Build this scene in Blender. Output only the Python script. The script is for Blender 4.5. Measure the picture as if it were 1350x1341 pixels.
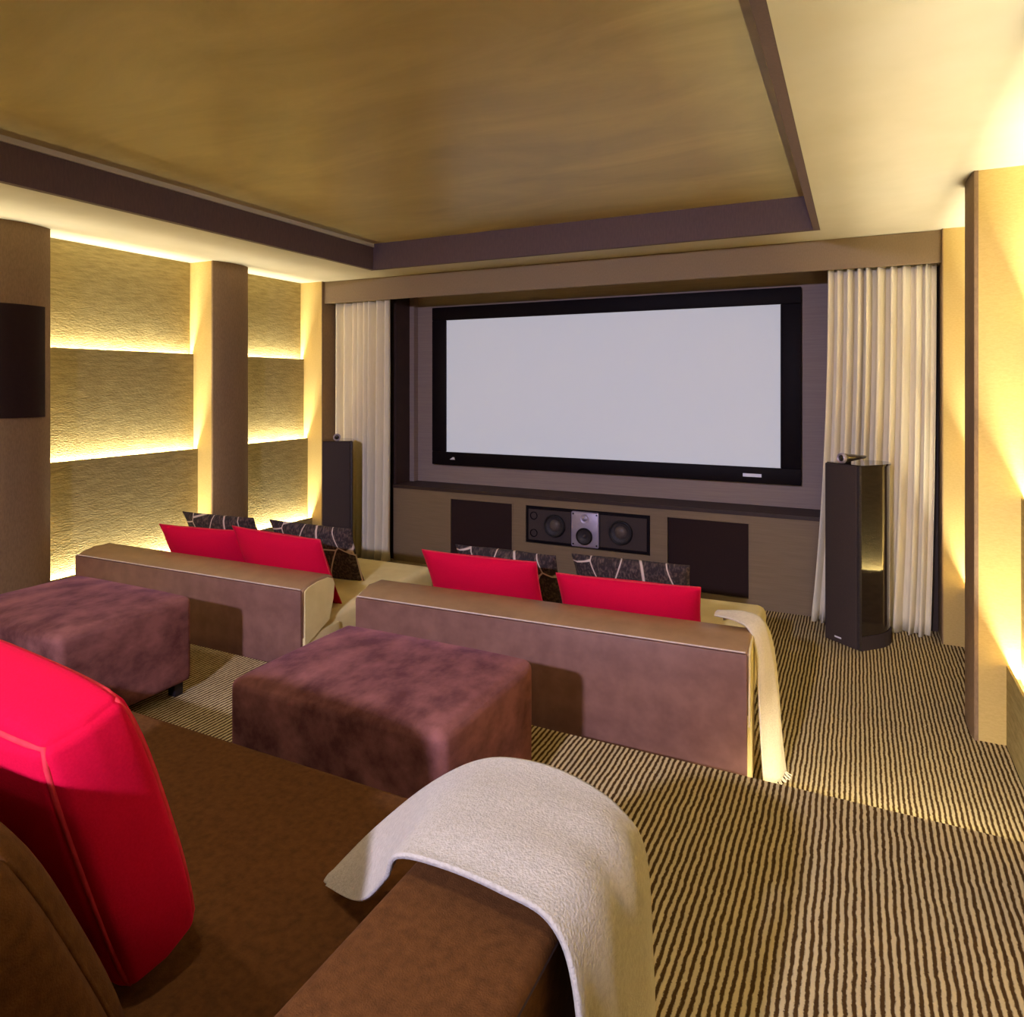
import bpy, bmesh, math, random
from mathutils import Vector, Matrix
random.seed(7)
for o in list(bpy.data.objects): bpy.data.objects.remove(o)
S = bpy.context.scene
COL = S.collection
PI = math.pi

# ---------------------------------------------------------------- camera
cam_d = bpy.data.cameras.new('camera'); cam = bpy.data.objects.new('camera', cam_d); COL.objects.link(cam)
cam.location = (0, 0, 1.62)
cam.rotation_euler = (PI/2, 0, math.atan(.495))
cam_d.sensor_width = 36; cam_d.lens = 918/1350*36
cam_d.shift_y = -(670.5-508)/1350
cam_d.clip_start = .05
S.camera = cam
# ---------------------------------------------------------------- world, exposure
W = bpy.data.worlds.new('world'); S.world = W; W.use_nodes = True
W.node_tree.nodes['Background'].inputs[0].default_value = (.05, .05, .06, 1)
W.node_tree.nodes['Background'].inputs[1].default_value = .3
S.view_settings.view_transform = 'Standard'; S.view_settings.look = 'None'
S.view_settings.gamma = 1; S.view_settings.use_curve_mapping = False
S.view_settings.exposure = 0.22
LED_COL = (1.0, .92, .72); LED_POWER = 16.5       # W per metre of strip
LED_EMIT = 20
COOL_COL = (.70, .66, 1.0); COOL_POWER = 1450
WARM_FILL_COL = (1.0, .88, .74); WARM_FILL_POWER = 36
SCREEN_EMIT = .31
STEP_POWER = 11

# ---------------------------------------------------------------- helpers
def lin(c):
    c = c/255.0
    return c/12.92 if c <= .04045 else ((c+.055)/1.055)**2.4
def C(r, g, b): return (lin(r), lin(g), lin(b), 1)

def obj(name, bm, mat, parent=None, smooth=None):
    me = bpy.data.meshes.new(name)
    bmesh.ops.recalc_face_normals(bm, faces=bm.faces[:])
    bm.to_mesh(me); bm.free()
    if smooth is not None:
        me.shade_smooth()
        me.set_sharp_from_angle(angle=math.radians(smooth))
    if mat is not None: me.materials.append(mat)
    o = bpy.data.objects.new(name, me); COL.objects.link(o)
    if parent is not None: o.parent = parent
    return o
def empty(name, loc=(0, 0, 0), rz=0):
    o = bpy.data.objects.new(name, None); COL.objects.link(o)
    o.location = loc; o.rotation_euler = (0, 0, rz); o.empty_display_size = .1
    return o
def tag(o, label, cat, group=None):
    o['label'] = label; o['category'] = cat
    if group: o['group'] = group
    return o
def struct(o, label=None):
    o['kind'] = 'structure'
    if label: o['label'] = label
    return o
def box(bm, x0, x1, y0, y1, z0, z1):
    v = [bm.verts.new((x, y, z)) for z in (z0, z1) for y in (y0, y1) for x in (x0, x1)]
    fs = [(0, 2, 3, 1), (4, 5, 7, 6), (0, 1, 5, 4), (2, 6, 7, 3), (0, 4, 6, 2), (1, 3, 7, 5)]
    return [bm.faces.new([v[i] for i in f]) for f in fs]
def B(*a):
    bm = bmesh.new(); box(bm, *a); return bm
def rbox(x0, x1, y0, y1, z0, z1, r=.02, seg=3):
    bm = B(x0, x1, y0, y1, z0, z1)
    bmesh.ops.bevel(bm, geom=bm.edges[:], offset=r, segments=seg, profile=.5, affect='EDGES')
    return bm
def rgrid(x0, x1, y0, y1, z0, z1, rad, n=10, shape=None):
    """box with clean rounded edges on a grid; shape(p) bends the flat box first"""
    def ax(a, b):
        e = [a, a+rad*.18, a+rad*.45, a+rad*.75, a+rad]; f = [b-rad, b-rad*.75, b-rad*.45, b-rad*.18, b]
        return e + [a+rad+(b-a-2*rad)*k/n for k in range(1, n)] + f
    X, Y, Z = ax(x0, x1), ax(y0, y1), ax(z0, z1); bm = bmesh.new(); vs = {}
    def V(i, j, k):
        if (i, j, k) not in vs:
            p = Vector((X[i], Y[j], Z[k]))
            q = Vector((min(max(p.x, x0+rad), x1-rad), min(max(p.y, y0+rad), y1-rad), min(max(p.z, z0+rad), z1-rad)))
            d = p-q
            if d.length > 1e-9: p2 = q + d.normalized()*rad
            else: p2 = p
            off = (shape(p)-p) if shape else Vector()
            vs[(i, j, k)] = bm.verts.new(p2+off)
        return vs[(i, j, k)]
    a, b, c = len(X)-1, len(Y)-1, len(Z)-1
    for i in range(a):
        for j in range(b):
            for k in (0, c): bm.faces.new((V(i, j, k), V(i+1, j, k), V(i+1, j+1, k), V(i, j+1, k)))
        for k in range(c):
            for j in (0, b): bm.faces.new((V(i, j, k), V(i+1, j, k), V(i+1, j, k+1), V(i, j, k+1)))
    for j in range(b):
        for k in range(c):
            for i in (0, a): bm.faces.new((V(i, j, k), V(i, j+1, k), V(i, j+1, k+1), V(i, j, k+1)))
    return bm
def prism(poly, h0, h1, axis='z', bm=None):
    bm = bm or bmesh.new()
    def P(a, b, h):
        return (a, b, h) if axis == 'z' else ((h, a, b) if axis == 'x' else (a, h, b))
    lo = [bm.verts.new(P(a, b, h0)) for a, b in poly]; hi = [bm.verts.new(P(a, b, h1)) for a, b in poly]
    n = len(poly)
    bm.faces.new(lo[::-1]); bm.faces.new(hi)
    for i in range(n): bm.faces.new((lo[i], lo[(i+1) % n], hi[(i+1) % n], hi[i]))
    return bm
def tube(bm, pts, r, n=6, closed=False):
    pts = [Vector(p) for p in pts]; rings = []; m = len(pts); prev = None
    for i, p in enumerate(pts):
        a = pts[(i-1) % m] if (closed or i > 0) else p; b = pts[(i+1) % m] if (closed or i < m-1) else p
        t = (b-a).normalized()
        if prev is None:
            ref = Vector((0, 0, 1)) if abs(t.z) < .9 else Vector((1, 0, 0))
            u = t.cross(ref).normalized()
        else:
            u = (prev - t*prev.dot(t)).normalized()
        prev = u; w = t.cross(u)
        rings.append([bm.verts.new(p + u*math.cos(2*PI*k/n)*r + w*math.sin(2*PI*k/n)*r) for k in range(n)])
    for i in range(m if closed else m-1):
        A, D = rings[i], rings[(i+1) % m]
        for k in range(n): bm.faces.new((A[k], A[(k+1) % n], D[(k+1) % n], D[k]))
    if not closed:
        bm.faces.new(rings[0]); bm.faces.new(rings[-1][::-1])
    return bm
def lathe(prof, n=24, M=None, bm=None):
    """profile (radius, height) about local z, moved by M"""
    bm = bm or bmesh.new(); M = M or Matrix(); rings = []
    for r, h in prof:
        if r < 1e-5: rings.append([bm.verts.new(M @ Vector((0, 0, h)))])
        else: rings.append([bm.verts.new(M @ Vector((r*math.cos(2*PI*k/n), r*math.sin(2*PI*k/n), h))) for k in range(n)])
    for a, b in zip(rings[:-1], rings[1:]):
        for k in range(n):
            k2 = (k+1) % n
            if len(a) == 1 and len(b) == 1: continue
            if len(a) == 1: bm.faces.new((a[0], b[k], b[k2]))
            elif len(b) == 1: bm.faces.new((a[k], a[k2], b[0]))
            else: bm.faces.new((a[k], a[k2], b[k2], b[k]))
    return bm

# ---------------------------------------------------------------- materials
def newmat(name):
    m = bpy.data.materials.new(name); m.use_nodes = True
    nt = m.node_tree; return m, nt, nt.nodes['Principled BSDF']
def N(nt, t, **kw):
    n = nt.nodes.new(t)
    for k, v in kw.items():
        if k in n.inputs.keys(): n.inputs[k].default_value = v
        else: setattr(n, k, v)
    return n
def mat(name, c1, c2=None, scale=(40, 40, 40), rough=.7, bump=0, spec=.3, metal=0, sheen=0, sheen_col=None, detail=3,
        bump_scale=None, bump_dist=.002, coat=0, contrast=(.35, .65), sheen_rough=.4):
    m, nt, b = newmat(name)
    b.inputs['Roughness'].default_value = rough; b.inputs['Specular IOR Level'].default_value = spec
    b.inputs['Metallic'].default_value = metal
    b.inputs['Coat Weight'].default_value = coat
    if sheen:
        b.inputs['Sheen Weight'].default_value = sheen; b.inputs['Sheen Roughness'].default_value = sheen_rough
        b.inputs['Sheen Tint'].default_value = sheen_col or (1, 1, 1, 1)
    L = nt.links
    tc = N(nt, 'ShaderNodeTexCoord'); mp = N(nt, 'ShaderNodeMapping'); mp.inputs['Scale'].default_value = scale
    L.new(tc.outputs['Object'], mp.inputs['Vector'])
    nz = N(nt, 'ShaderNodeTexNoise', Scale=1.0, Detail=detail, Roughness=.6); L.new(mp.outputs[0], nz.inputs['Vector'])
    rp = N(nt, 'ShaderNodeValToRGB'); rp.color_ramp.elements[0].color = c1; rp.color_ramp.elements[1].color = c2 or c1
    rp.color_ramp.elements[0].position = contrast[0]; rp.color_ramp.elements[1].position = contrast[1]
    L.new(nz.outputs['Fac'], rp.inputs[0]); L.new(rp.outputs[0], b.inputs['Base Color'])
    if bump:
        src = nz
        if bump_scale:
            mp2 = N(nt, 'ShaderNodeMapping'); mp2.inputs['Scale'].default_value = bump_scale
            L.new(tc.outputs['Object'], mp2.inputs['Vector'])
            src = N(nt, 'ShaderNodeTexNoise', Scale=1.0, Detail=2.0); L.new(mp2.outputs[0], src.inputs['Vector'])
        bp = N(nt, 'ShaderNodeBump', Strength=bump, Distance=bump_dist); L.new(src.outputs['Fac'], bp.inputs['Height'])
        L.new(bp.outputs[0], b.inputs['Normal'])
    return m
def emit(name, col, s):
    m, nt, b = newmat(name)
    b.inputs['Base Color'].default_value = (.8, .8, .8, 1)
    b.inputs['Emission Color'].default_value = (*col[:3], 1); b.inputs['Emission Strength'].default_value = s
    return m

M_panel = mat('gold_wall_fabric', C(146, 131, 86), C(170, 154, 106), (9, 9, 60), rough=.85, bump=.55, bump_scale=(45, 45, 150), bump_dist=.006, spec=.15)
M_cream = mat('column_side_fabric', C(192, 165, 100), C(200, 173, 108), (60, 60, 160), rough=.85, bump=.2, spec=.15)
M_column = mat('brown_column_fabric', C(130, 106, 80), C(144, 118, 90), (160, 160, 40), rough=.75, bump=.2, spec=.2)
M_soffit = mat('soffit_paint', C(192, 183, 156), C(198, 189, 164), (3, 3, 3), rough=.75, spec=.2)
M_lining = mat('plum_brown_lining', C(92, 74, 72), C(100, 80, 76), (90, 90, 20), rough=.65, spec=.25)
M_valance = mat('taupe_valance_fabric', C(136, 118, 94), C(144, 124, 100), (160, 160, 60), rough=.8, bump=.15, spec=.15)
M_taupe = mat('taupe_board', C(138, 120, 112), C(146, 128, 118), (4, 4, 120), rough=.6, spec=.3)
M_console = mat('console_board', C(116, 98, 74), C(126, 106, 82), (4, 4, 160), rough=.55, spec=.35)
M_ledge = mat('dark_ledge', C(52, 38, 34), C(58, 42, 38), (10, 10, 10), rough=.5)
M_grille = mat('dark_plum_grille', C(38, 24, 24), C(44, 28, 28), (300, 300, 300), rough=.85, bump=.3, spec=.2)
M_black = mat('black_frame', C(12, 5, 10), C(15, 7, 13), (20, 20, 20), rough=.6, spec=.12)
M_gloss = mat('gloss_black_lacquer', C(34, 26, 26), C(36, 28, 28), (5, 5, 5), rough=.10, spec=.7, coat=.6)
M_spkgr = mat('charcoal_speaker_cloth', C(58, 48, 48), C(66, 54, 52), (300, 300, 300), rough=.8, bump=.3, spec=.25)
M_alu = mat('brushed_aluminium', C(178, 168, 186), C(190, 180, 196), (20, 300, 20), rough=.42, metal=.6)
M_cone = mat('speaker_cone', C(46, 40, 42), C(58, 50, 50), (80, 80, 80), rough=.6)
M_surround = mat('rubber_surround', C(24, 20, 24), C(28, 24, 28), (80, 80, 80), rough=.5)
M_dust = mat('dust_cap', C(82, 70, 66), C(90, 78, 72), (80, 80, 80), rough=.4)
M_wall = mat('taupe_rear_wall', C(150, 124, 92), C(158, 132, 98), (8, 8, 8), rough=.8)
M_leather = mat('taupe_leather', C(118, 81, 68), C(134, 95, 80), (9, 9, 9), rough=.5, spec=.35, bump=.12, bump_scale=(220, 220, 220), bump_dist=.001)
M_leathertop = mat('tan_leather', C(146, 114, 80), C(160, 126, 90), (9, 9, 9), rough=.45, spec=.4, bump=.12, bump_scale=(220, 220, 220), bump_dist=.001)
M_creamlea = mat('cream_leather', C(232, 212, 148), C(240, 222, 160), (8, 8, 8), rough=.55, spec=.3, bump=.1, bump_scale=(220, 220, 220), bump_dist=.001)
M_thread = mat('pale_stitching', C(210, 190, 172), C(220, 200, 182), (30, 30, 30), rough=.8)
M_darkleg = mat('dark_wood_leg', C(24, 18, 24), C(30, 22, 28), (20, 20, 20), rough=.5)
M_red = mat('red_cotton', C(204, 5, 50), C(212, 9, 56), (260, 260, 260), rough=.85, bump=.2, spec=.1, sheen=.15, sheen_col=C(255, 60, 90))
M_redpipe = mat('red_piping', C(205, 40, 55), C(215, 50, 62), (60, 60, 60), rough=.8)
M_velvet = mat('brown_velvet', C(80, 49, 22), C(100, 63, 30), (60, 60, 60), rough=.9, bump=.5, bump_scale=(420, 420, 420), bump_dist=.002, spec=.1, sheen=.05, sheen_col=C(200, 140, 90), contrast=(.3, .7))
M_seam = mat('dark_seam', C(46, 28, 18), C(50, 30, 20), (60, 60, 60), rough=.9)
M_plum = mat('plum_velvet', C(86, 49, 44), C(140, 90, 82), (9, 6, 9), rough=.9, bump=.5, bump_scale=(380, 380, 380), bump_dist=.002, spec=.1, sheen=.3, sheen_col=C(190, 125, 150), detail=6, contrast=(.36, .66))
M_throw = mat('grey_fleece', C(176, 168, 150), C(190, 182, 164), (120, 120, 120), rough=.95, bump=.6, bump_scale=(260, 260, 260), bump_dist=.004, spec=.05, sheen=.2)
M_throw2 = mat('cream_wool', C(212, 200, 168), C(222, 210, 180), (120, 120, 120), rough=.95, bump=.5, bump_scale=(200, 200, 200), bump_dist=.003, spec=.05, sheen=.15)
M_curtain = mat('cream_linen', C(230, 220, 192), C(240, 230, 202), (200, 200, 8), rough=.85, bump=.12, spec=.1)
M_led = emit('led_strip', LED_COL, LED_EMIT)
M_lampglass = emit('lamp_glass', (1, .95, .9), 4)
M_logo = mat('silver_badge', C(225, 225, 235), C(235, 235, 240), (20, 20, 20), rough=.4, metal=.2)

def carpet_mat():
    m, nt, b = newmat('striped_loop_carpet'); L = nt.links
    b.inputs['Roughness'].default_value = .95; b.inputs['Specular IOR Level'].default_value = .08
    tc = N(nt, 'ShaderNodeTexCoord'); sp = N(nt, 'ShaderNodeSeparateXYZ'); L.new(tc.outputs['Object'], sp.inputs[0])
    def noise(sc, det=2.0):
        mp = N(nt, 'ShaderNodeMapping'); mp.inputs['Scale'].default_value = sc
        L.new(tc.outputs['Object'], mp.inputs[0]); n = N(nt, 'ShaderNodeTexNoise', Scale=1.0, Detail=det); L.new(mp.outputs[0], n.inputs['Vector']); return n
    def math_(op, a, b_=None, c=None):
        n = N(nt, 'ShaderNodeMath', operation=op)
        for i, v in enumerate((a, b_, c)):
            if v is None: continue
            if isinstance(v, (int, float)): n.inputs[i].default_value = v
            else: L.new(v, n.inputs[i])
        return n.outputs[0]
    w1 = noise((9, 9, 9)); w2 = noise((70, 55, 70))
    x = math_('ADD', sp.outputs['X'], math_('MULTIPLY', math_('SUBTRACT', w1.outputs['Fac'], .5), .010))
    x = math_('ADD', x, math_('MULTIPLY', math_('SUBTRACT', w2.outputs['Fac'], .5), .007))
    s = math_('SINE', math_('MULTIPLY', x, 2*PI/.0190))
    h = math_('MULTIPLY_ADD', s, .5, .5)
    pile = noise((420, 260, 420), 3.0)
    hh = math_('ADD', h, math_('MULTIPLY', math_('SUBTRACT', pile.outputs['Fac'], .5), .9))
    rp = N(nt, 'ShaderNodeValToRGB'); e = rp.color_ramp.elements
    e[0].position = .30; e[0].color = C(78, 56, 28); e[1].position = .68; e[1].color = C(208, 190, 144)
    L.new(hh, rp.inputs[0]); L.new(rp.outputs[0], b.inputs['Base Color'])
    bp = N(nt, 'ShaderNodeBump', Strength=.5, Distance=.004); L.new(hh, bp.inputs['Height']); L.new(bp.outputs[0], b.inputs['Normal'])
    return m
M_carpet = carpet_mat()

def ceiling_mat():
    m, nt, b = newmat('bronze_tray_plaster'); L = nt.links
    b.inputs['Specular IOR Level'].default_value = .5
    tc = N(nt, 'ShaderNodeTexCoord')
    mp = N(nt, 'ShaderNodeMapping'); mp.inputs['Scale'].default_value = (.9, 2.6, 1); mp.inputs['Rotation'].default_value = (0, 0, .25)
    L.new(tc.outputs['Object'], mp.inputs[0])
    n = N(nt, 'ShaderNodeTexNoise', Scale=1.0, Detail=7.0, Roughness=.62, Distortion=.8); L.new(mp.outputs[0], n.inputs['Vector'])
    rp = N(nt, 'ShaderNodeValToRGB'); e = rp.color_ramp.elements
    e[0].position = .3; e[0].color = C(178, 160, 106); e[1].position = .7; e[1].color = C(210, 192, 136)
    L.new(n.outputs['Fac'], rp.inputs[0]); L.new(rp.outputs[0], b.inputs['Base Color'])
    mr = N(nt, 'ShaderNodeMapRange'); mr.inputs[3].default_value = .30; mr.inputs[4].default_value = .48
    L.new(n.outputs['Fac'], mr.inputs[0]); L.new(mr.outputs[0], b.inputs['Roughness'])
    return m
M_tray = ceiling_mat()

def pattern_mat():
    m, nt, b = newmat('dark_patterned_weave'); L = nt.links
    b.inputs['Roughness'].default_value = .9
    tc = N(nt, 'ShaderNodeTexCoord')
    mp = N(nt, 'ShaderNodeMapping'); mp.inputs['Scale'].default_value = (5.5, 1.0, 4.0); L.new(tc.outputs['Object'], mp.inputs[0])
    vo = N(nt, 'ShaderNodeTexVoronoi', feature='DISTANCE_TO_EDGE', Scale=1.0, Randomness=.85); L.new(mp.outputs[0], vo.inputs['Vector'])
    r1 = N(nt, 'ShaderNodeValToRGB'); e = r1.color_ramp.elements
    e[0].position = .010; e[0].color = (1, 1, 1, 1); e[1].position = .022; e[1].color = (0, 0, 0, 1)
    L.new(vo.outputs['Distance'], r1.inputs[0])
    mp2 = N(nt, 'ShaderNodeMapping'); mp2.inputs['Scale'].default_value = (90, 20, 55); L.new(tc.outputs['Object'], mp2.inputs[0])
    n = N(nt, 'ShaderNodeTexNoise', Scale=1.0, Detail=3.0); L.new(mp2.outputs[0], n.inputs['Vector'])
    r2 = N(nt, 'ShaderNodeValToRGB'); e = r2.color_ramp.elements
    e[0].position = .45; e[0].color = C(38, 26, 26); e[1].position = .72; e[1].color = C(98, 78, 68)
    L.new(n.outputs['Fac'], r2.inputs[0])
    mx = N(nt, 'ShaderNodeMixRGB'); L.new(r1.outputs[0], mx.inputs[0]); L.new(r2.outputs[0], mx.inputs[1]); mx.inputs[2].default_value = C(205, 185, 165)
    L.new(mx.outputs[0], b.inputs['Base Color'])
    return m
M_pattern = pattern_mat()

def screen_mat():
    m, nt, b = newmat('glowing_projection_cloth'); L = nt.links
    b.inputs['Base Color'].default_value = C(150, 150, 156); b.inputs['Roughness'].default_value = .9; b.inputs['Specular IOR Level'].default_value = .1
    b.inputs['Emission Color'].default_value = (.88, .88, 1.0, 1)
    b.inputs['Emission Strength'].default_value = SCREEN_EMIT  # projector light on the cloth is set as its own glow
    return m
M_screen = screen_mat()

def area(name, loc, rot, sx, sy, power, col, parent=None, spread=PI):
    d = bpy.data.lights.new(name, 'AREA'); d.shape = 'RECTANGLE'; d.size = sx; d.size_y = sy; d.energy = power; d.color = col; d.spread = spread
    o = bpy.data.objects.new(name, d); COL.objects.link(o); o.location = loc; o.rotation_euler = rot
    if parent: o.parent = parent
    return o

# ================================================================ THE ROOM
ZC = 2.60; ZT = 2.815; PZ = .25; PY = 2.55
XL, XR = -4.53, .485           # column faces
WL, WR = XL-.34, XR+.34        # wall planes behind the panels
YB, YF = -3.4, 5.70
TX0, TX1, TY1, TY0 = -3.70, -.21, 4.79, -2.6
floor = struct(obj('floor', B(WL-.1, WR+.1, PY, YF+.1, -.1, 0), M_carpet), 'brown and cream striped carpet floor before the screen')
pl = bmesh.new(); box(pl, WL-.1, WR+.1, YB, PY-.03, -.1, PZ); box(pl, WL, WR, PY-.03, PY, PZ-.045, PZ)
platform = struct(obj('platform', pl, M_carpet), 'raised seating platform under striped carpet')
sl = obj('step_light_strip', B(-.08, XR+.08, PY-.026, PY-.008, PZ-.049, PZ-.046), M_led, platform)
area('step_lamp', ((-.08+XR)/2, PY-.012, PZ-.052), (math.radians(24), 0, 0), .55, .02, STEP_POWER, LED_COL, platform)

c = bmesh.new()   # soffit ring
box(c, WL-.1, TX0, YB, YF+.1, ZC, ZC+.1); box(c, TX1, WR+.1, YB, YF+.1, ZC, ZC+.1)
box(c, TX0, TX1, TY1, YF+.1, ZC, ZC+.1); box(c, TX0, TX1, YB, TY0, ZC, ZC+.1)
ceiling = struct(obj('ceiling', c, M_soffit), 'cream soffit around the recessed tray ceiling')
obj('tray_panel', B(TX0-.05, TX1+.05, TY0-.05, TY1+.05, ZT, ZT+.06), M_tray, ceiling)
LB = .035
obj('tray_lining', B(TX0-.004, TX0+LB, TY0, TY1, ZC-.003, ZT-.03), M_lining, ceiling)
obj('tray_lining', B(TX1-LB, TX1+.004, TY0, TY1, ZC-.003, ZT-.03), M_lining, ceiling)
obj('tray_lining', B(TX0+LB, TX1-LB, TY1-LB, TY1+.004, ZC-.003, ZT), M_lining, ceiling)
obj('tray_lining', B(TX0+LB, TX1-LB, TY0-.004, TY0+LB, ZC-.003, ZT), M_lining, ceiling)
obj('cove_moulding', B(TX0-.004, TX0+LB+.012, TY0, TY1-LB, ZT-.03, ZT+.001), M_soffit, ceiling)
obj('cove_moulding', B(TX1-LB-.03, TX1+.004, TY0, TY1-LB, ZT-.03, ZT+.001), M_soffit, ceiling)

LIPS = [1.87, 1.115, .36]          # lip heights of the three light troughs
DEP = [.262, .222, .172, .118]     # depth of panel fronts behind the column face

def side_wall(side):
    sx = -1 if side == 'left' else 1
    XF = XL if side == 'left' else XR
    wx = WL if side == 'left' else WR
    def X(d): return XF + sx*d
    def bxx(d0, d1, y0, y1, z0, z1):
        a, b = sorted((X(d0), X(d1))); return B(a, b, y0, y1, z0, z1)
    w = struct(obj('wall_'+side, B(*sorted((wx, wx+sx*.1)), YB, YF+.1, -.1, ZC+.1), M_wall), 'panelled %s side wall with glowing light troughs' % side)
    if side == 'left': cols = [(.56, .90), (2.29, 2.62), (3.86, 4.20)]
    else: cols = [(.46, .80), (2.10, 2.42), (3.79, 4.085)]
    yend = 5.10; bow = .038 if side == 'left' else .010
    for i, (y0, y1) in enumerate(cols):
        # body with sides in light fabric, bowed brown front
        cb = obj('column', bxx(0.0, .345, y0, y1, -.02, ZC+.01), M_cream, w)
        bm = bmesh.new(); n = 10; pf = []
        for k in range(n+1):
            t = k/n; yy = y0-.006 + (y1-y0+.012)*t; pf.append((X(-.004 - bow*math.sin(PI*t)**.8), yy))
        pf = pf + [(X(.012), y1+.006), (X(.012), y0-.006)]
        prism(pf, 0, ZC-.001, 'z', bm)
        obj('column_front', bm, M_column, cb, 40)
        if i == 1:
            bm = bmesh.new(); pf = []
            for k in range(n+1):
                t = k/n; yy = y0-.006 + (y1-y0+.012)*t; yq = y0+.0 + (y1-y0-.025)*t
                pf.append((X(-.016 - bow*math.sin(PI*t)**.8), yq))
            pf = pf + [(X(.0), y1-.025), (X(.0), y0)]
            prism(pf, 1.425, 2.105, 'z', bm); obj('speaker_grille', bm, M_grille, cb, 40)
    # end column beside the screen alcove
    cb = obj('column', bxx(0, .345, yend, YF, -.02, ZC+.01), M_cream, w)
    obj('column_front', bxx(-.006, .0, yend-.004, YF-.3, 0, ZC-.001), M_column, cb)
    bays = [(cols[0][1], cols[1][0]), (cols[1][1], cols[2][0]), (cols[2][1], yend)]
    for (y0, y1) in bays:
        tops = [ZC] + LIPS; bots = LIPS + [0]
        for k in range(4):
            lo = bots[k]-.075 if k < 3 else -.01
            p = obj('panel', bxx(DEP[k], DEP[k]+.012, y0+.001, y1-.001, lo, tops[k]), M_panel, w)
            if k > 0:
                # trough floor and strip behind the lip of this panel
                obj('trough', bxx(DEP[k]+.012, DEP[k-1], y0+.001, y1-.001, tops[k]-.075, tops[k]-.066), M_cream, p)
                mid = (DEP[k]+.012+DEP[k-1])/2
                obj('light_strip', bxx(mid-.005, mid+.005, y0+.01, y1-.01, tops[k]-.0655, tops[k]-.060), M_led, p)
                area('strip_lamp', (X(mid), (y0+y1)/2, tops[k]-.054), (PI, 0, 0), .016, (y1-y0)-.03, LED_POWER*(y1-y0), LED_COL, p)
    return w
side_wall('left'); side_wall('right')

wb = bmesh.new(); box(wb, WL-.1, WR+.1, YB-.1, YB, -.1, ZC+.3)
struct(obj('wall_back', wb, M_wall), 'plain rear wall behind the seats')
wf = bmesh.new(); box(wf, WL-.1, WR+.1, 5.63, YF+.1, -.1, ZC+.1)
wall_front = struct(obj('wall_front', wf, M_taupe), 'taupe wall of the screen alcove')
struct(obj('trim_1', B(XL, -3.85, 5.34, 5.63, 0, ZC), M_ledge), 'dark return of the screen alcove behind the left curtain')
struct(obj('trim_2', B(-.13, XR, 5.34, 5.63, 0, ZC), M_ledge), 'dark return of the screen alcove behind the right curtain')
struct(obj('trim_3', B(-3.85, -3.80, 5.56, 5.63, .701, ZC), M_taupe), 'slim taupe batten beside the screen frame')

# ================================================================ SCREEN ALCOVE
val = empty('curtain_valance', ((XL+XR)/2, 5.13, 2.395)); tag(val, 'long taupe box valance above the screen and both curtains', 'valance')
hw = (XR-XL)/2 - .005
obj('front_board', B(-hw, hw, 0, .02, 0, .203), M_valance, val)
obj('end_board', B(-hw, -hw+.02, .02, .19, 0, .203), M_valance, val)
obj('end_board', B(hw-.02, hw, .02, .19, 0, .203), M_valance, val)

# console with three openings
con = empty('speaker_console', (0, 5.30, 0)); tag(con, 'low taupe console with speaker openings below the screen', 'console')
xs = [-3.85, -3.232, -2.623, -2.495, -1.432, -1.297, -.704, -.13]; zs = [0, .066, .300, .612, .672]
bm = bmesh.new()
for i in range(7):
    for j in range(4):
        if (i in (1, 5) and j in (1, 2)) or (i == 3 and j == 2): continue
        box(bm, xs[i], xs[i+1], 0, .025, zs[j], zs[j+1])
bmesh.ops.remove_doubles(bm, verts=bm.verts[:], dist=1e-5)
obj('front_panel', bm, M_console, con)
obj('ledge', B(-3.85, -.13, -.012, .325, .672, .70), M_ledge, con)
obj('carcass_back', B(-3.85, -.13, .20, .22, 0, .672), M_ledge, con)
obj('speaker_grille', B(-3.228, -2.627, .008, .03, .070, .608), M_grille, con)
obj('speaker_grille', B(-1.293, -.708, .008, .03, .070, .608), M_grille, con)
for (a, b_) in ((-3.232, -2.623), (-1.297, -.704)):
    bm = bmesh.new()
    box(bm, a-.012, a, -.004, 0, .066, .624); box(bm, b_, b_+.012, -.004, 0, .066, .624); box(bm, a, b_, -.004, 0, .612, .624)
    obj('opening_trim', bm, M_console, con)

# centre speaker in its opening
cs = empty('centre_speaker', (-1.9635, 5.305, .456)); tag(cs, 'wide centre speaker with silver plate and two woofers in the console', 'speaker')
RX = Matrix.Rotation(PI/2, 4, 'X')     # local z -> -y
def facing(x, z, y=0): return Matrix.Translation((x, y, z)) @ RX
obj('cabinet', rbox(-.528, .528, .0, .17, -.152, .153, .006, 2), M_black, cs)
obj('baffle', rbox(-.505, -.125, -.008, .0, -.128, .128, .003, 2), M_spkgr, cs)
obj('baffle', rbox(.125, .505, -.008, .0, -.128, .128, .003, 2), M_spkgr, cs)
pls = obj('tweeter_plate', rbox(-.118, .118, -.016, .0, -.142, .142, .014, 3), M_alu, cs, 40)
for x, z in ((-.1, .122), (.1, .122), (-.1, -.122), (.1, -.122)):
    obj('screw', lathe([(.007, 0), (.007, .003), (0, .003)], 10, facing(x, z, -.016)), M_surround, pls)
def driver(x, z, r, y, parent, dust=.4):
    d = obj('driver', lathe([(r, 0), (r, .008), (r*.93, .012), (r*.86, .010), (r*.80, .003), (r*.76, .002), (r*.45, -.012), (0, -.014)], 32, facing(x, z, y)), M_cone, parent, 50)
    obj('surround', lathe([(r*1.02, .0), (r*1.0, .011), (r*.92, .015), (r*.84, .011), (r*.82, .004)], 32, facing(x, z, y)), M_surround, d, 60)
    obj('dust_cap', lathe([(r*dust, -.012), (r*dust*.9, .004), (r*dust*.5, .012), (0, .014)], 24, facing(x, z, y)), M_dust, d, 60)
    return d
driver(-.262, .008, .092, -.0225, cs, .55)
driver(.300, .004, .095, -.0225, cs, .55)
driver(.0, -.052, .068, -.031, cs, .18)
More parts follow.
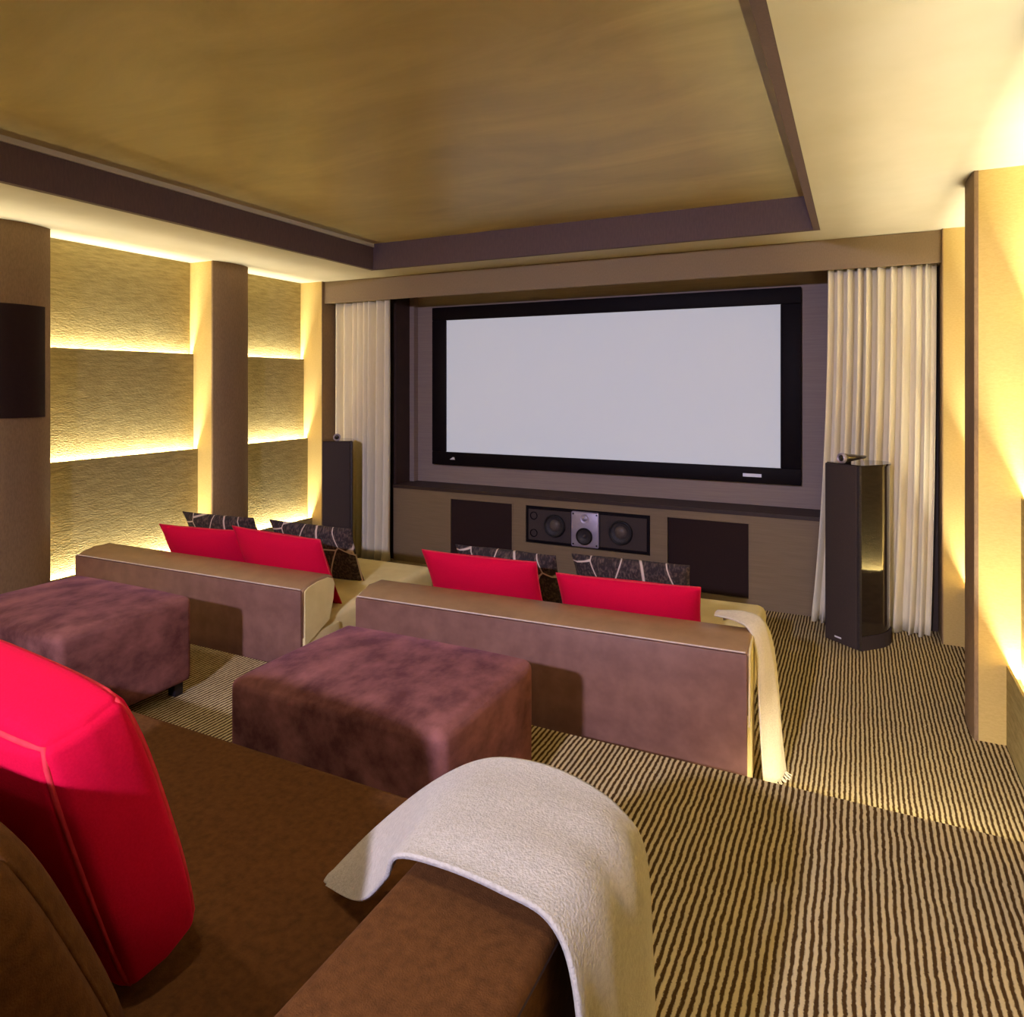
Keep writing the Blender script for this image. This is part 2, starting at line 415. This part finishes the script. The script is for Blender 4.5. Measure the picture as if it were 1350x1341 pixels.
obj('tweeter', lathe([(.036, 0), (.036, .006), (.024, .002), (.017, .004), (.012, .012), (0, .016)], 24, facing(0, .088, -.016)), M_alu, pls, 50)
for z in (.075, -.07): obj('port', lathe([(.034, 0), (.034, .004), (.028, .004), (.024, -.004), (0, -.005)], 24, facing(-.455, z, -.008)), M_black, cs, 50)

# projection screen
ps = empty('projection_screen', (-1.98, 5.63, .877)); tag(ps, 'wide black-framed projection screen given a pale grey glow of its own', 'screen')
fw = 1.613; H0 = 1.473
sx0, sx1, sz0, sz1 = -3.441+1.98, -.511+1.98, .998-.877, 2.227-.877
def bar(x0, x1, z0, z1): return rbox(x0, x1, -.075, -.01, z0, z1, .006, 2)
obj('frame_rail', bar(-fw, fw, 0, sz0), M_black, ps, 30); obj('frame_rail', bar(-fw, fw, sz1, H0), M_black, ps, 30)
obj('frame_stile', bar(-fw, sx0, sz0, sz1), M_black, ps, 30); obj('frame_stile', bar(sx1, fw, sz0, sz1), M_black, ps, 30)
obj('screen_cloth', B(sx0-.004, sx1+.004, -.058, -.05, sz0-.004, sz1+.004), M_screen, ps)
obj('mounting_box', B(-fw+.05, fw-.05, -.05, 0, .05, H0-.05), M_black, ps)
obj('badge', prism([(-1.415, .052), (-1.362, .052), (-1.368, .074), (-1.385, .074)], -.0775, -.075, 'y'), M_logo, ps)
obj('badge', B(1.20, 1.335, -.0775, -.075, .046, .071), M_logo, ps)

# curtains
def curtain(name, x0t, x1t, x0b, x1b, z1, nf, label, seed, yc=5.225):
    rnd = random.Random(seed); nx, nz = 150, 26
    ph = [rnd.uniform(0, 6.28) for _ in range(4)]
    o0 = ((x0t+x1t)/2, yc, 0)
    bm = bmesh.new(); g = []
    for j in range(nz+1):
        t = j/nz; z = z1*t+.004; row = []
        for i in range(nx+1):
            s = i/nx
            fl = (1-t)**2.2
            xa = x0t + (x0b-x0t)*fl; xb = x1t + (x1b-x1t)*fl
            sw = s + .018*math.sin(s*9+ph[0]) + .010*math.sin(s*23+ph[1])
            amp = .042 + .016*math.sin(s*7+ph[2]) + .012*(1-t)
            a = sw*nf*2*PI + .5*(1-t)*math.sin(3*s+ph[3])
            y = amp*(math.sin(a) + .28*math.sin(2*a+.7))
            x = xa + (xb-xa)*s + .010*math.sin(a*2+1.2)
            if t < .05: y += .018*(1-t/.05)*math.sin(a*1.7+ph[1]); z2 = z
            y = min(y, .055)
            row.append(bm.verts.new((x-o0[0], y, z)))
        g.append(row)
    for j in range(nz):
        for i in range(nx): bm.faces.new((g[j][i], g[j][i+1], g[j+1][i+1], g[j+1][i]))
    o = obj(name, bm, M_curtain, None, 180); o.location = o0
    md = o.modifiers.new('thick', 'SOLIDIFY'); md.thickness = .004
    return tag(o, label, 'curtain', 'cream curtains framing the screen')
curtain('curtain', -4.47, -3.83, -4.47, -3.85, 2.44, 8, 'cream pleated floor curtain at the left end of the screen', 3)
curtain('curtain', -.165, .455, -.27, .425, 2.44, 9.5, 'cream pleated floor curtain at the right end, behind the glossy tower speaker', 5)

# ---------------------------------------------------------------- tower speakers
def tower(loc, direction, label):
    rz = math.atan2(direction[1], direction[0]) + PI/2      # local -y looks along direction
    t = empty('tower_speaker', loc, rz); tag(t, label, 'speaker', 'tower speakers beside the screen')
    def plan(w, d, grow=0, n=12):
        p = [(-w/2-grow, -grow), (w/2+grow, -grow)]
        for k in range(n+1):
            a = k/n*PI; p.append(((w/2*1.10+grow)*math.cos(a)*(1 if 0 < k < n else 1), d*.42+(d*.58+grow)*math.sin(a)))
        return p
    Hh = 1.13
    obj('plinth', prism(plan(.25, .36, .004), 0, .085), M_spkgr, t, 40)
    obj('cabinet', prism(plan(.244, .352), .085, Hh-.012), M_gloss, t, 40)
    bm = prism(plan(.25, .358, .002), Hh-.012, Hh); obj('top_cap', bm, M_gloss, t, 40)
    fr = obj('front_grille', rbox(-.127, .110, -.022, .0, .004, Hh-.004, .008, 3), M_spkgr, t, 40)
    obj('edge_trim', rbox(.110, .130, -.018, .004, .004, Hh-.004, .006, 2), M_cone, t, 40)
    obj('badge', B(-.05, .0, -.0235, -.0225, .035, .045), M_logo, fr)
    # bullet tweeter housing on top
    Mx = Matrix.Translation((-.005, -.01, Hh+.034)) @ RX
    tw = obj('tweeter', lathe([(0, .012), (.014, .010), (.020, .004), (.025, .012), (.030, .010), (.031, -.004), (.029, -.03), (.022, -.09), (.010, -.20), (0, -.225)], 20, Mx), M_gloss, t, 50)
    obj('tweeter_ring', lathe([(.019, .008), (.026, .016), (.033, .010), (.033, -.006), (.030, -.006)], 20, Mx), M_alu, tw, 50)
    obj('tweeter_foot', rbox(-.016, .006, -.005, .06, Hh, Hh+.012, .003, 2), M_black, tw, 40)
    return t
d1 = Vector((-.64, -.77)).normalized()
tower((-.072, 4.822, 0), d1, 'glossy black tower speaker on the carpet before the right curtain')
tower((-4.085, 4.80, 0), Vector((.60, -.80)).normalized(), 'charcoal tower speaker beside the left curtain, behind the far sofa')

# ================================================================ SEATING
def front_sofa(loc, rz, label, w):
    t = empty('low_sofa', loc, rz); tag(t, label, 'sofa', 'low leather sofas in the front row')
    h = w/2
    # leather panel across the back with top seam
    obj('back_panel', rbox(-h+.004, h-.004, 0, .02, .02, .598, .005, 2), M_leather, t, 40)
    prof = [(.021, .30), (.021, .585), (.012, .597), (.012, .602), (.05, .618), (.12, .630), (.21, .632), (.245, .618), (.262, .58), (.25, .50), (.215, .40)]
    bk = prism(prof, -h, h, 'x')
    es = [e for e in bk.edges if abs(abs(e.verts[0].co.x)-h) < 1e-4 and abs(e.verts[0].co.x-e.verts[1].co.x) < 1e-4]
    bmesh.ops.bevel(bk, geom=es, offset=.014, segments=3, profile=.5, affect='EDGES')
    b = obj('backrest', bk, M_leathertop, t, 50)
    st = bmesh.new(); tube(st, [(-h+.01, .006, .604), (h-.01, .006, .604)], .0035, 6); obj('top_stitching', st, M_thread, b, 60)
    for s in (-1, 1):
        e = bmesh.new()
        prism([(.024, .315), (.024, .592), (.05, .606), (.12, .618), (.20, .620), (.235, .606), (.250, .575), (.240, .50), (.208, .40)], s*(h-.001), s*(h+.006), 'x', e)
        obj('end_cap', e, M_creamlea, b, 40)
        obj('side_panel', rbox(*sorted((s*(h-.03), s*h)), .021, .30, .02, .36, .006, 2), M_creamlea, t, 40)
    obj('base', rbox(-h+.05, h-.05, .05, 1.22, .05, .24, .01, 2), M_leather, t, 40)
    obj('seat_cushion', rbox(-h+.012, h-.012, .14, 1.29, .235, .42, .045, 4), M_creamlea, t, 60)
    for x in (-h+.12, h-.12):
        for y in (.16, 1.1): obj('leg', rbox(x-.025, x+.025, y-.025, y+.025, 0, .055, .004, 1), M_darkleg, t)
    return t
def rotpt(loc, rz, p):
    c, s = math.cos(rz), math.sin(rz); return Vector((loc[0]+c*p[0]-s*p[1], loc[1]+s*p[0]+c*p[1], loc[2]+p[2]))
rzR, rzL = math.radians(2.8), math.radians(1.5)
front_sofa((-1.267, 2.712, 0), rzR, 'low taupe and cream leather sofa with a cream throw over its end', 1.80)
front_sofa((-3.335, 2.602, 0), rzL, 'low taupe and cream leather sofa nearest the left wall', 1.74)

# ---------------------------------------------------------------- cushions
def pillow_mesh(w, h, th, n=22, pinch=.035, puff=2.2, seed=0):
    rnd = random.Random(seed); ph = [rnd.uniform(0, 6) for _ in range(4)]
    bm = bmesh.new(); F = []; Bk = []
    for j in range(n+1):
        v = -1+2*j/n; rf = []; rb = []
        for i in range(n+1):
            u = -1+2*i/n
            x = u*w/2*(1-pinch*(1-v*v)**1.0*abs(u)**3); z = v*h/2*(1-pinch*(1-u*u)*abs(v)**3)
            f = ((1-abs(u)**puff)*(1-abs(v)**puff)); f = max(f, 0)**.55
            wob = 1+.06*math.sin(3*u+ph[0])*math.cos(2.5*v+ph[1])
            y = th/2*f*wob + .003
            vf = bm.verts.new((x, -y, z+h/2)); rf.append(vf)
            rb.append(bm.verts.new((x, y, z+h/2)))
        F.append(rf); Bk.append(rb)
    for j in range(n):
        for i in range(n):
            bm.faces.new((F[j][i], F[j][i+1], F[j+1][i+1], F[j+1][i])); bm.faces.new((Bk[j][i], Bk[j+1][i], Bk[j+1][i+1], Bk[j][i+1]))
    ring = [(0, i) for i in range(n)] + [(j, n) for j in range(n)] + [(n, n-i) for i in range(n)] + [(n-j, 0) for j in range(n)]
    m = len(ring)
    for k in range(m):
        a, b = ring[k], ring[(k+1) % m]
        bm.faces.new((F[a[0]][a[1]], Bk[a[0]][a[1]], Bk[b[0]][b[1]], F[b[0]][b[1]]))
    edge = [((F[a][b].co+Bk[a][b].co)/2) for a, b in ring]
    return bm, edge
def pillow(name, tl, tr, h, lean, mat_, label, group, th=.16, pipe=None, seed=0, cat='cushion'):
    """tl/tr: world top corners; lean: how far (m) the foot stands further along +y per metre height"""
    tl, tr = Vector(tl), Vector(tr); w = (tr-tl).length; xd = (tr-tl).normalized()
    up = Vector((0, -lean, 1)); up = (up - xd*up.dot(xd)).normalized(); yd = up.cross(xd).normalized()
    org = (tl+tr)/2 - up*h
    R = Matrix((xd, yd, up)).transposed().to_4x4(); R.translation = org
    bm, edge = pillow_mesh(w, h, th, seed=seed)
    t = empty(name); t.matrix_world = R; tag(t, label, cat, group)
    obj('cover', bm, mat_, t, 180)
    if pipe is not None:
        pb = bmesh.new(); tube(pb, edge, .004, 5, True); obj('piping', pb, pipe, t, 180)
    return t
G = 'cushions on the front sofas'
zr = .42
pillow('cushion', (-2.00, 3.00, .775), (-1.37, 3.03, .775), .40, .48, M_red, 'red cushion beside the gap, left one on the sofa with the throw', G, .13, M_redpipe, 1)
pillow('cushion', (-1.245, 2.975, .752), (-.60, 3.035, .752), .385, .48, M_red, 'red cushion nearest the cream throw', G, .13, M_redpipe, 2)
pillow('patterned_cushion', (-2.0, 3.33, .735), (-1.40, 3.34, .735), .36, .50, M_pattern, 'dark patterned cushion mostly hidden behind the left red one of the throw sofa', G, .13, None, 3)
pillow('patterned_cushion', (-1.335, 3.40, .74), (-.73, 3.43, .74), .37, .50, M_pattern, 'dark cushion with pale dashed lines below the centre speaker, nearest the throw', G, .13, None, 4)
pillow('cushion', (-3.80, 2.845, .775), (-3.22, 2.92, .775), .40, .48, M_red, 'red cushion furthest left on the sofa by the left wall', G, .13, M_redpipe, 5)
pillow('cushion', (-3.20, 2.86, .815), (-2.535, 2.84, .805), .43, .45, M_red, 'larger upright red cushion at the aisle end of the left sofa', G, .15, M_redpipe, 6)
pillow('patterned_cushion', (-4.02, 3.18, .78), (-3.42, 3.22, .78), .40, .50, M_pattern, 'dark patterned cushion behind the left red one, against the glowing wall', G, .13, None, 7)
pillow('patterned_cushion', (-3.33, 3.27, .77), (-2.70, 3.29, .765), .385, .40, M_pattern, 'dark cushion with pale lines before the left tower speaker', G, .14, None, 8)

# ---------------------------------------------------------------- ottomans
def ottoman(loc, label, seed):
    t = empty('ottoman', loc); tag(t, label, 'ottoman', 'plum velvet ottomans before the rear sofa')
    hx, hy = .405, .292
    def shape(p):
        u, w = p.x/hx, p.y/hy; q = p.copy()
        if p.z > .42: q.z += .018*(1-u**4)*(1-w**4)
        if abs(u) > .999: q.x += u*.008*(1-w**4)
        if abs(w) > .999: q.y += w*.008*(1-u**4)
        return q
    bm = rgrid(-hx, hx, -hy, hy, .055, .43, .03, 10, shape)
    obj('cushion_body', bm, M_plum, t, 180)
    for x in (-hx+.05, hx-.05):
        for y in (-hy+.05, hy-.05): obj('leg', rbox(x-.022, x+.022, y-.022, y+.022, 0, .07, .003, 1), M_darkleg, t)
    return t
ottoman((-1.40, 1.888, PZ), 'plum velvet ottoman in front of the sofa with the throw', 1)
ottoman((-3.06, 1.862, PZ), 'plum velvet ottoman near the left wall, cut by the photo edge', 2)

# ---------------------------------------------------------------- rear sofa
rs = empty('rear_sofa', (-1.9, .6, PZ)); tag(rs, 'deep brown velvet sofa in the foreground with a thick arm', 'sofa')
def loc_(bm, o=(-1.9, .6, PZ)):
    bmesh.ops.translate(bm, verts=bm.verts[:], vec=(-o[0], -o[1], -o[2])); return bm
obj('base', loc_(rbox(-3.45, -.40, .02, 1.28, PZ+.05, PZ+.24, .02, 3)), M_velvet, rs, 50)
obj('seat_cushion', loc_(rbox(-3.40, -.615, .14, 1.352, PZ+.23, .67, .035, 5)), M_velvet, rs, 60)
ar = rbox(-.607, -.352, -.02, 1.13, PZ+.04, .90, .022, 4)
obj('arm', loc_(ar), M_velvet, rs, 60)
arm_seam = bmesh.new(); tube(arm_seam, [(-.356, 0, .884), (-.356, 1.11, .884)], .004, 5)
obj('arm_seam', loc_(arm_seam), M_seam, rs, 60)
obj('arm', loc_(rbox(-3.68, -3.42, -.02, 1.13, PZ+.04, .90, .022, 4)), M_velvet, rs, 60)
obj('backrest', loc_(rbox(-3.42, -.61, -.06, .135, PZ+.05, .90, .03, 4)), M_velvet, rs, 60)
for x in (-3.5, -.5):
    for y in (.1, 1.15): obj('leg', loc_(rbox(x-.03, x+.03, y-.03, y+.03, PZ, PZ+.06, .004, 1)), M_darkleg, rs)

def box_cushion(name, M, w, h, d, mat_, pipe_mat, label, cat, group, parent=None, r=.03, puff=.03, pr=.0045):
    """local x: -w..0 (right end at 0), y: 0..d (depth), z: 0..h"""
    def shape(p):
        u = (p.x+w/2)/(w/2); v = (p.y-d/2)/(d/2); q = (p.z-h/2)/(h/2)
        f = lambda a: max(0, 1-a**4)
        return Vector((p.x + (puff*.6 if abs(u) > .999 else 0)*u*f(v)*f(q) - .012*u*abs(q)**3*abs(v),
                       p.y + puff*v*f(u)*f(q)*abs(v) - .01*v*abs(u*q)**3,
                       p.z + (puff*.8 if abs(q) > .999 else 0)*q*f(u)*f(v)))
    bm = rgrid(-w, 0, 0, d, 0, h, r, 12, shape)
    if parent is None:
        t = empty(name); t.matrix_world = M; tag(t, label, cat, group)
        cv = obj('cover', bm, mat_, t, 180); pp = t
    else:
        bmesh.ops.transform(bm, matrix=M, verts=bm.verts[:]); loc_(bm)
        cv = obj(name, bm, mat_, parent, 180); pp = cv; t = cv
    for y in (0, d):
        pts = []; n = 14
        for a, b_ in (((-w, 0), (0, 0)), ((0, 0), (0, h)), ((0, h), (-w, h)), ((-w, h), (-w, 0))):
            for k in range(n):
                p = Vector((a[0]+(b_[0]-a[0])*k/n, y, a[1]+(b_[1]-a[1])*k/n))
                c_ = Vector((min(max(p.x, -w+r), -r), min(max(p.y, r), d-r), min(max(p.z, r), h-r)))
                q = c_ + (p-c_).normalized()*r + (shape(p)-p)
                pts.append(q)
        pb = tube(bmesh.new(), pts, pr, 5, True)
        if parent is not None: bmesh.ops.transform(pb, matrix=M, verts=pb.verts[:]); loc_(pb)
        obj('piping', pb, mat_ if (parent is not None and y > 0) else pipe_mat, pp, 180)
    return t
def frame(org, xd, up):
    xd = Vector(xd).normalized(); up = Vector(up); up = (up-xd*up.dot(xd)).normalized(); yd = up.cross(xd)
    R = Matrix((xd, yd, up)).transposed().to_4x4(); R.translation = Vector(org); return R
box_cushion('back_cushion', frame((-.765, .335, .668), (1, .03, 0), (0, -.42, 1)), .78, .44, .27, M_velvet, M_seam, None, None, None, rs, r=.05, puff=.035, pr=.005)
box_cushion('red_cushion', frame((-.98, .68, .69), (1, -.10, 0), (.07, -.30, 1)), .60, .445, .14, M_red, M_redpipe, 'large red box cushion in the foreground on the brown velvet sofa', 'cushion', None, None, r=.02, puff=.024, pr=.0048)

# ---------------------------------------------------------------- throws
def throw(name, paths, mat_, label, origin, nu=40, nv=90, thick=.008, wrinkle=.004, seed=1, smooth_it=3):
    """paths: list of polylines (near -> far edge), each a list of points in the same order along the cloth"""
    rnd = random.Random(seed); ph = [rnd.uniform(0, 6) for _ in range(6)]
    def cr(pts, t):
        n = len(pts)-1; f = t*n; i = min(int(f), n-1); f -= i
        p0 = Vector(pts[max(i-1, 0)]); p1 = Vector(pts[i]); p2 = Vector(pts[i+1]); p3 = Vector(pts[min(i+2, n)])
        return .5*((2*p1)+(p2-p0)*f+(2*p0-5*p1+4*p2-p3)*f*f+(3*p1-p0-3*p2+p3)*f**3)
    bm = bmesh.new(); g = []
    for j in range(nv+1):
        t = j/nv; ctrl = [cr(p, t) for p in paths]; row = []
        for i in range(nu+1):
            s = i/nu; p = cr(ctrl, s)
            wv = wrinkle*(math.sin(9*s+3*t*3+ph[0])+.6*math.sin(17*s-5*t+ph[1]) + .5*math.sin(11*t+6*s+ph[2]))
            row.append(bm.verts.new((p.x-origin[0]+wv*.6, p.y-origin[1], p.z-origin[2]+wv*.5)))
        g.append(row)
    for j in range(nv):
        for i in range(nu): bm.faces.new((g[j][i], g[j][i+1], g[j+1][i+1], g[j+1][i]))
    o = obj(name, bm, mat_, None, 180); o.location = origin
    md = o.modifiers.new('thick', 'SOLIDIFY'); md.thickness = thick; md.offset = 1
    return tag(o, label, 'throw')
near = [(-.875, 1.005, .692), (-.76, .955, .735), (-.655, .885, .85), (-.605, .845, .922), (-.52, .838, .938), (-.43, .832, .938), (-.357, .826, .925), (-.322, .815, .86), (-.306, .80, .70), (-.298, .79, .50), (-.292, .78, .31)]
mid = [(-.885, 1.015, .695), (-.79, 1.005, .77), (-.67, .985, .89), (-.605, .975, .935), (-.52, .97, .945), (-.43, .97, .945), (-.345, .965, .93), (-.305, .955, .86), (-.288, .95, .70), (-.278, .945, .50), (-.27, .94, .31)]
far = [(-.88, 1.025, .70), (-.80, 1.055, .79), (-.69, 1.075, .89), (-.61, 1.115, .93), (-.52, 1.125, .942), (-.43, 1.115, .94), (-.35, 1.095, .925), (-.312, 1.11, .86), (-.298, 1.105, .70), (-.29, 1.10, .50), (-.285, 1.10, .31)]
throw('fleece_throw', [near, mid, far], M_throw, 'pale grey fleece throw draped over the brown velvet sofa arm', (-.48, .97, .31))
e0 = rotpt((-1.267, 2.712, 0), rzR, (.90, .2, 0))
ex, ey = e0.x, e0.y
n2 = [(ex-.16, ey+.04, .648), (ex-.07, ey+.0, .656), (ex-.01, ey-.03, .640), (ex+.014, ey-.03, .55), (ex+.024, ey-.03, .36), (ex+.034, ey-.03, .18), (ex+.045, ey-.03, .02)]
m2 = [(ex-.15, ey+.10, .655), (ex-.05, ey+.07, .670), (ex+.025, ey+.06, .650), (ex+.055, ey+.06, .55), (ex+.072, ey+.06, .36), (ex+.084, ey+.06, .18), (ex+.095, ey+.06, .02)]
f2 = [(ex-.14, ey+.16, .60), (ex-.05, ey+.15, .64), (ex+.02, ey+.14, .625), (ex+.055, ey+.14, .54), (ex+.080, ey+.14, .36), (ex+.095, ey+.14, .18), (ex+.11, ey+.14, .02)]
tw_ = throw('wool_throw', [n2, m2, f2], M_throw2, 'cream wool throw hanging to the floor off the sofa end', (ex+.1, ey+.1, .0), nu=20, nv=50, thick=.007, wrinkle=.003, seed=4)

fr = bmesh.new(); rnd = random.Random(11)
ends = [Vector(n2[-1]), Vector(m2[-1]), Vector(f2[-1])]
for k in range(26):
    t = k/25*2; i = min(int(t), 1); p = ends[i].lerp(ends[i+1], t-i) - Vector((ex+.1, ey+.1, 0))
    q = p + Vector((.012+rnd.uniform(-.008, .012), rnd.uniform(-.014, .010), -.012))
    tube(fr, [p+Vector((0, 0, .004)), (p+q)/2+Vector((.004, 0, -.002)), q + Vector((.008, -.004, -.003))], .0022, 4)
obj('fringe', fr, M_throw2, tw_)
# ================================================================ LAMPS BEHIND THE SEATS, ADDED WARM FILL
def downlight(loc, target, power, col, angle, label, blend=1.0, size=.06):
    t = empty('ceiling_spotlight', loc); tag(t, label, 'spotlight', 'ceiling spotlights behind the seats')
    obj('ring', lathe([(.05, 0), (.065, -.004), (.065, 0)], 20), M_soffit, t, 40)
    obj('lens', lathe([(.048, -.001), (0, -.001)], 20), M_lampglass, t)
    d = bpy.data.lights.new('spot_lamp', 'SPOT'); d.energy = power; d.color = col; d.spot_size = math.radians(angle); d.spot_blend = blend; d.shadow_soft_size = size
    l = bpy.data.objects.new('spot_lamp', d); COL.objects.link(l); l.parent = t; l.location = (0, 0, -.02)
    l.rotation_euler = (Vector(target)-Vector(loc)).to_track_quat('-Z', 'Y').to_euler()
    return t
downlight((-.80, -2.45, ZT), (-1.6, 3.0, .6), COOL_POWER, COOL_COL, 75, 'cool white ceiling spotlight at the back of the room aimed at the seats', 1.0, .10)
for i, (x, y) in enumerate(((-3.2, .4), (-2.0, .4), (-.7, .2), (-3.2, -1.6), (-.7, -1.6))):  # unseen lamps added as soft warm fill for the whole room
    downlight((x, y, ZT if (TX0 < x < TX1) else ZC), (x, y+.45, 0), WARM_FILL_POWER, WARM_FILL_COL, 130, 'added out-of-view warm fill spotlight ' + ('above the left end of the rear sofa', 'above the middle of the rear sofa', 'above the right arm of the rear sofa', 'in the back left corner behind the rear sofa', 'in the back right corner behind the rear sofa')[i], 1.0, .06)
